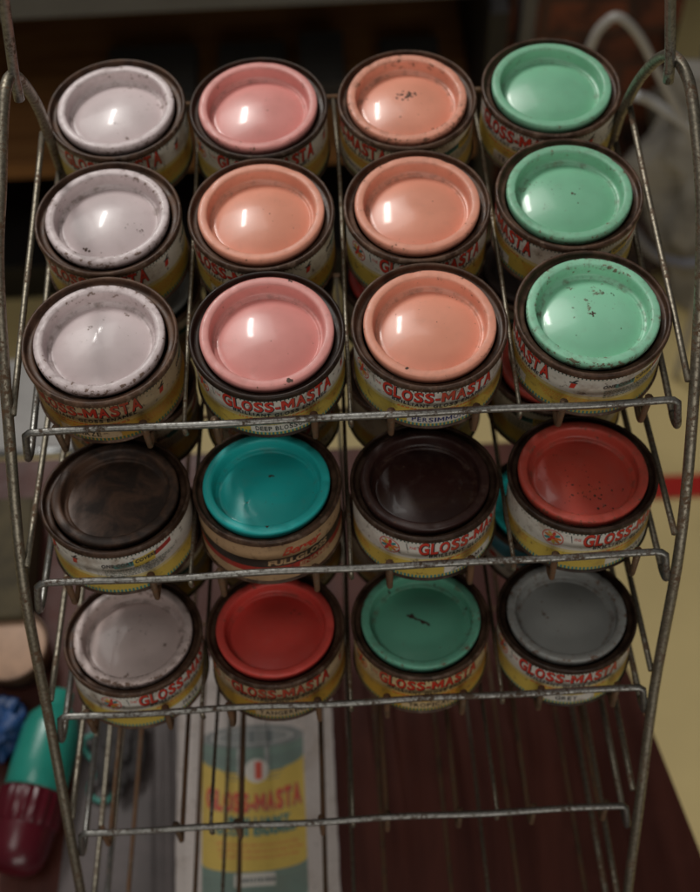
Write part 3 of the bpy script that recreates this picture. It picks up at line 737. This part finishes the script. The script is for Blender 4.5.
# teal cord, looped
bm = bmesh.new(); tube(bm, catmull([(-190, -40, -414), (-196, -62, -416), (-214, -72, -412), (-208, -86, -416), (-192, -90, -408), (-186, -104, -416), (-196, -118, -417), (-208, -112, -416), (-204, -98, -410)], 8), 2.2, 8)
tag(obj('cord', bm, None, [simple('teal_cord', (.05, .27, .22), .4)]), 'thin looped teal plastic cord lying beside the fallen bottle', 'cord')
o = crumple('rag', (-186, -78, -409), 20, 9, simple('dark_cloth', (.035, .03, .03), .8, scale=90), sq=(.9, 1.7, .5)); tag(o, 'small dark crumpled rag behind the rack post, beside the teal cord', 'rag')
bm = bmesh.new(); box(bm, -380, -262, 20, 128, -420, -385, bev=4); o = obj('cardboard_box', bm, None, [simple('olive_card', (.085, .065, .03), .8, var=.6, scale=22)], False)
tag(o, 'low olive-brown cardboard box at the far left of the table', 'box')

# metal tray behind the table at left
tr = empty('wire_tray', (-.35, .28, -.98)); tag(tr, 'bright metal rod tray stand beyond the table at far left', 'tray')
for k, (y, zz, r) in enumerate(((300, -600, 4.5), (259, -600, 2.5), (236, -600, 3))):
    bm = bmesh.new(); tube(bm, [(-430, y, zz), (-215, y, zz)], r, 10); o = obj('rod', bm, tr, [simple('chrome', (.45, .46, .46), .3, .8, scale=30) if k == 0 else bpy.data.materials['chrome']]); o.location = -tr.location
bm = bmesh.new(); box(bm, -432, -213, 305, 420, -606, -600, bev=1); o = obj('tray_plate', bm, tr, [simple('grey_sheet', (.20, .19, .18), .45, .3, scale=20)], False); o.location = -tr.location
for (x, y) in ((-425, 236), (-220, 236), (-425, 410), (-220, 410)):
    bm = bmesh.new(); tube(bm, [(x, y, -980), (x, y, -604)], 3, 8); o = obj('leg', bm, tr, [bpy.data.materials['chrome']]); o.location = -tr.location

# ------------------------------------------------------------------ background
bm = bmesh.new(); box(bm, -2500, 2500, -2500, 2500, -1000, -980); structure(obj('floor', bm, None, [simple('cream_lino', (.82, .65, .30), .55, var=.12, scale=3)], False))
bm = bmesh.new(); box(bm, 300, 900, 408, 440, -980, -974, bev=2); o = obj('red_strip', bm, None, [simple('red_plastic', (.55, .02, .012), .4, var=.1)], False); tag(o, 'bright red plastic strip lying across the cream floor at right', 'strip')
# cupboard: grey top board, open bay with its shade put into near-black panels, brown shelf boards
cb = empty('cupboard', (-.2, 1.0, -.98)); tag(cb, 'dark open wooden cupboard with brown shelf boards behind the rack', 'cupboard')
dark = simple('shaded_bay_wood', (.012, .010, .009), .6, var=.4, scale=8); brown = wood('brown_board', (.20, .085, .03), (.30, .14, .05), .45, 5, (1, 10, 10), .15)
def cpart(name, m, *b):
    bm = bmesh.new(); box(bm, *b, bev=2); o = obj(name, bm, cb, [m], False); o.location = -cb.location
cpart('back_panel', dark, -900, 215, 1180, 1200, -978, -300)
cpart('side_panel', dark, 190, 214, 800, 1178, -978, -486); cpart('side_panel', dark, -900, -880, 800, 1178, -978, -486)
cpart('shelf_board', brown, -878, 188, 806, 1150, -728, -696); 
cpart('top_board', simple('grey_board', (.16, .16, .165), .5, var=.15), -905, 178, 815, 1178, -474, -440)
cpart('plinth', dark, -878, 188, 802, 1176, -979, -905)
# dim papers in the open bay
for i, (x, w, h) in enumerate(((-150, 90, 28), (-40, 60, 40), (70, 80, 22), (-300, 120, 30))):
    bm = bmesh.new(); box(bm, x, x + w, 880, 980, -695.5, -695.5 + h, bev=1); o = obj('carton', bm, None, [simple('carton_dim', (.06, .055, .05), .7) if i == 0 else bpy.data.materials['carton_dim']], False)
    tag(o, ['dim flat carton on the cupboard board, behind the pink lid', 'tallest dim carton on the cupboard board', 'smallest dim carton on the cupboard board at right', 'widest dim carton on the cupboard board at left'][i], 'carton', 'cartons inside the dark cupboard')
# brown brick pier and dark wall to the right
def brick():
    m, nt, b = new_mat('old_brick'); g = G(nt); t_ = g.n('ShaderNodeTexBrick'); 
    mp = g.n('ShaderNodeMapping'); mp.inputs['Rotation'].default_value = (pi / 2, 0, 0); g.set(mp.inputs[0], g.coords(False)); g.set(t_.inputs[0], mp.outputs[0])
    t_.inputs['Color1'].default_value = (.24, .07, .03, 1); t_.inputs['Color2'].default_value = (.19, .06, .028, 1); t_.inputs['Mortar'].default_value = (.11, .05, .03, 1)
    t_.inputs['Scale'].default_value = 4.5; t_.inputs['Mortar Size'].default_value = .03
    n = g.noise(g.coords(False), 14, 5, .6); g.set(b.inputs['Base Color'], g.mix(g.step(n, .45, .7), t_.outputs[0], (.03, .016, .012))); b.inputs['Roughness'].default_value = .8
    return m
bm = bmesh.new(); box(bm, 232, 455, 900, 1100, -980, -200, bev=4); o = obj('brick_pier', bm, None, [brick()], False); tag(o, 'rough red-brown brick pier behind the green lids at upper right', 'brick pier')
bm = bmesh.new(); box(bm, 240, 262, 870, 896, -980, -250, bev=6); o = obj('metal_upright', bm, None, [simple('dull_steel', (.16, .16, .17), .4, .5)], False); tag(o, 'dull grey steel upright in front of the brick pier', 'upright')
bm = bmesh.new(); box(bm, -2500, 2500, 1400, 1450, -979, 900); structure(obj('wall', bm, None, [simple('dim_plaster', (.10, .095, .09), .8, var=.4, scale=4)], False))
o = crumple('grey_sack', (545, 790, -735), 125, 21, simple('grey_sacking', (.42, .40, .36), .8, var=.75, scale=12), sq=(1, .8, 2.15)); tag(o, 'rumpled pale grey sack against the wall at the right edge', 'sack')
o = crumple('dark_sack', (420, 800, -900), 70, 25, simple('brown_cloth', (.05, .028, .02), .8, var=.6, scale=16), sq=(1, .8, 1.2)); tag(o, 'small dark brown cloth bundle on the floor in front of the brick pier', 'bundle')
bm = bmesh.new(); tube(bm, catmull([(262, 600, -975), (262, 600, -600), (262, 600, -400), (264, 600, -355), (275, 600, -332), (288, 600, -330), (311, 600, -356), (337, 600, -402), (365, 600, -450), (406, 600, -519), (450, 600, -610), (470, 600, -980)], 8), 4.8, 16)
tag(obj('hose', bm, None, [simple('milky_hose', (.42, .40, .37), .35, var=.1, coat=.3)]), 'milky white hose bent in an arch behind the right hanger', 'hose', 'hoses at upper right')
bm = bmesh.new(); tube(bm, catmull([(316, 590, -423), (335, 600, -440), (355, 600, -456), (400, 600, -493), (440, 600, -530), (520, 600, -700), (560, 600, -974)], 8), 5.5, 16)
tag(obj('hose', bm, None, [simple('pale_hose', (.50, .50, .50), .35, var=.1, coat=.3)]), 'shorter pale grey hose below the white arch, right of the rack', 'hose', 'hoses at upper right')
bm = bmesh.new(); tube(bm, catmull([(270, 520, -440), (282, 500, -465), (300, 500, -505), (326, 500, -545), (350, 500, -575), (380, 500, -592), (428, 500, -604), (520, 500, -700), (560, 500, -974)], 8), 6, 14)
tag(obj('cable', bm, None, [simple('grey_cable', (.16, .16, .18), .4, var=.1)]), 'thick grey cable curving down beside the right side of the rack', 'cable')

# ------------------------------------------------------------------ light
w = bpy.data.worlds.new('World'); scene.world = w; w.use_nodes = True
bg = w.node_tree.nodes['Background']; bg.inputs[0].default_value = (1, .95, .88, 1); bg.inputs[1].default_value = .062
def area(name, loc, target, sx, sy, power, col=(1, 1, 1), roll=0):
    l = bpy.data.lights.new(name, 'AREA'); l.shape = 'RECTANGLE'; l.size = sx; l.size_y = sy; l.energy = power; l.color = col
    o = link(bpy.data.objects.new(name, l)); o.location = loc
    q = (Vector(target) - Vector(loc)).to_track_quat('-Z', 'Y'); o.rotation_euler = (q.to_matrix() @ Matrix.Rotation(roll, 3, 'Z')).to_euler(); return o
area('window_light', (-.66, 1.60, 1.66), (0, .05, 0), .12, .80, 19, (1, .97, .92), radians(-26))
area('window_glow', (-.95, 2.0, 2.1), (0, .05, 0), 1.9, 1.9, 28, (1, .97, .93), radians(-10))
area('overhead_fill', (-.5, -.45, 1.9), (0, .15, 0), .9, .8, 6.5, (1, .96, .90))  # fill added overhead, set forward so the lids do not mirror it
area('front_fill', (.25, -1.9, .55), (0, 0, -.1), 1.4, .9, 9, (1, .95, .88))  # added low front fill, lifts the label faces more than the lids

# ------------------------------------------------------------------ camera
cam = bpy.data.cameras.new('camera'); co = link(bpy.data.objects.new('camera', cam)); scene.camera = co
cam.sensor_fit = 'VERTICAL'; cam.sensor_height = 36; cam.lens = 36 * 1253.286 / 892; cam.clip_start = .02; cam.clip_end = 50
p, ty, r = radians(59.16864), radians(.19793), radians(-2.75355)
f = Vector((sin(ty) * cos(p), cos(ty) * cos(p), -sin(p))); rt = Vector((cos(ty), -sin(ty), 0)); up = rt.cross(f)
rt2 = rt * cos(r) + up * sin(r); up2 = -rt * sin(r) + up * cos(r)
mw = Matrix((rt2, up2, -f)).transposed().to_4x4(); mw.translation = (-.00168, -.37849, .51778); co.matrix_world = mw
cam.dof.use_dof = True; cam.dof.focus_distance = .612; cam.dof.aperture_fstop = 5.8; cam.dof.aperture_blades = 7
scene.view_settings.view_transform = 'Standard'; scene.view_settings.look = 'None'; scene.view_settings.exposure = 0; scene.view_settings.gamma = 1
scene.cycles.use_denoising = True
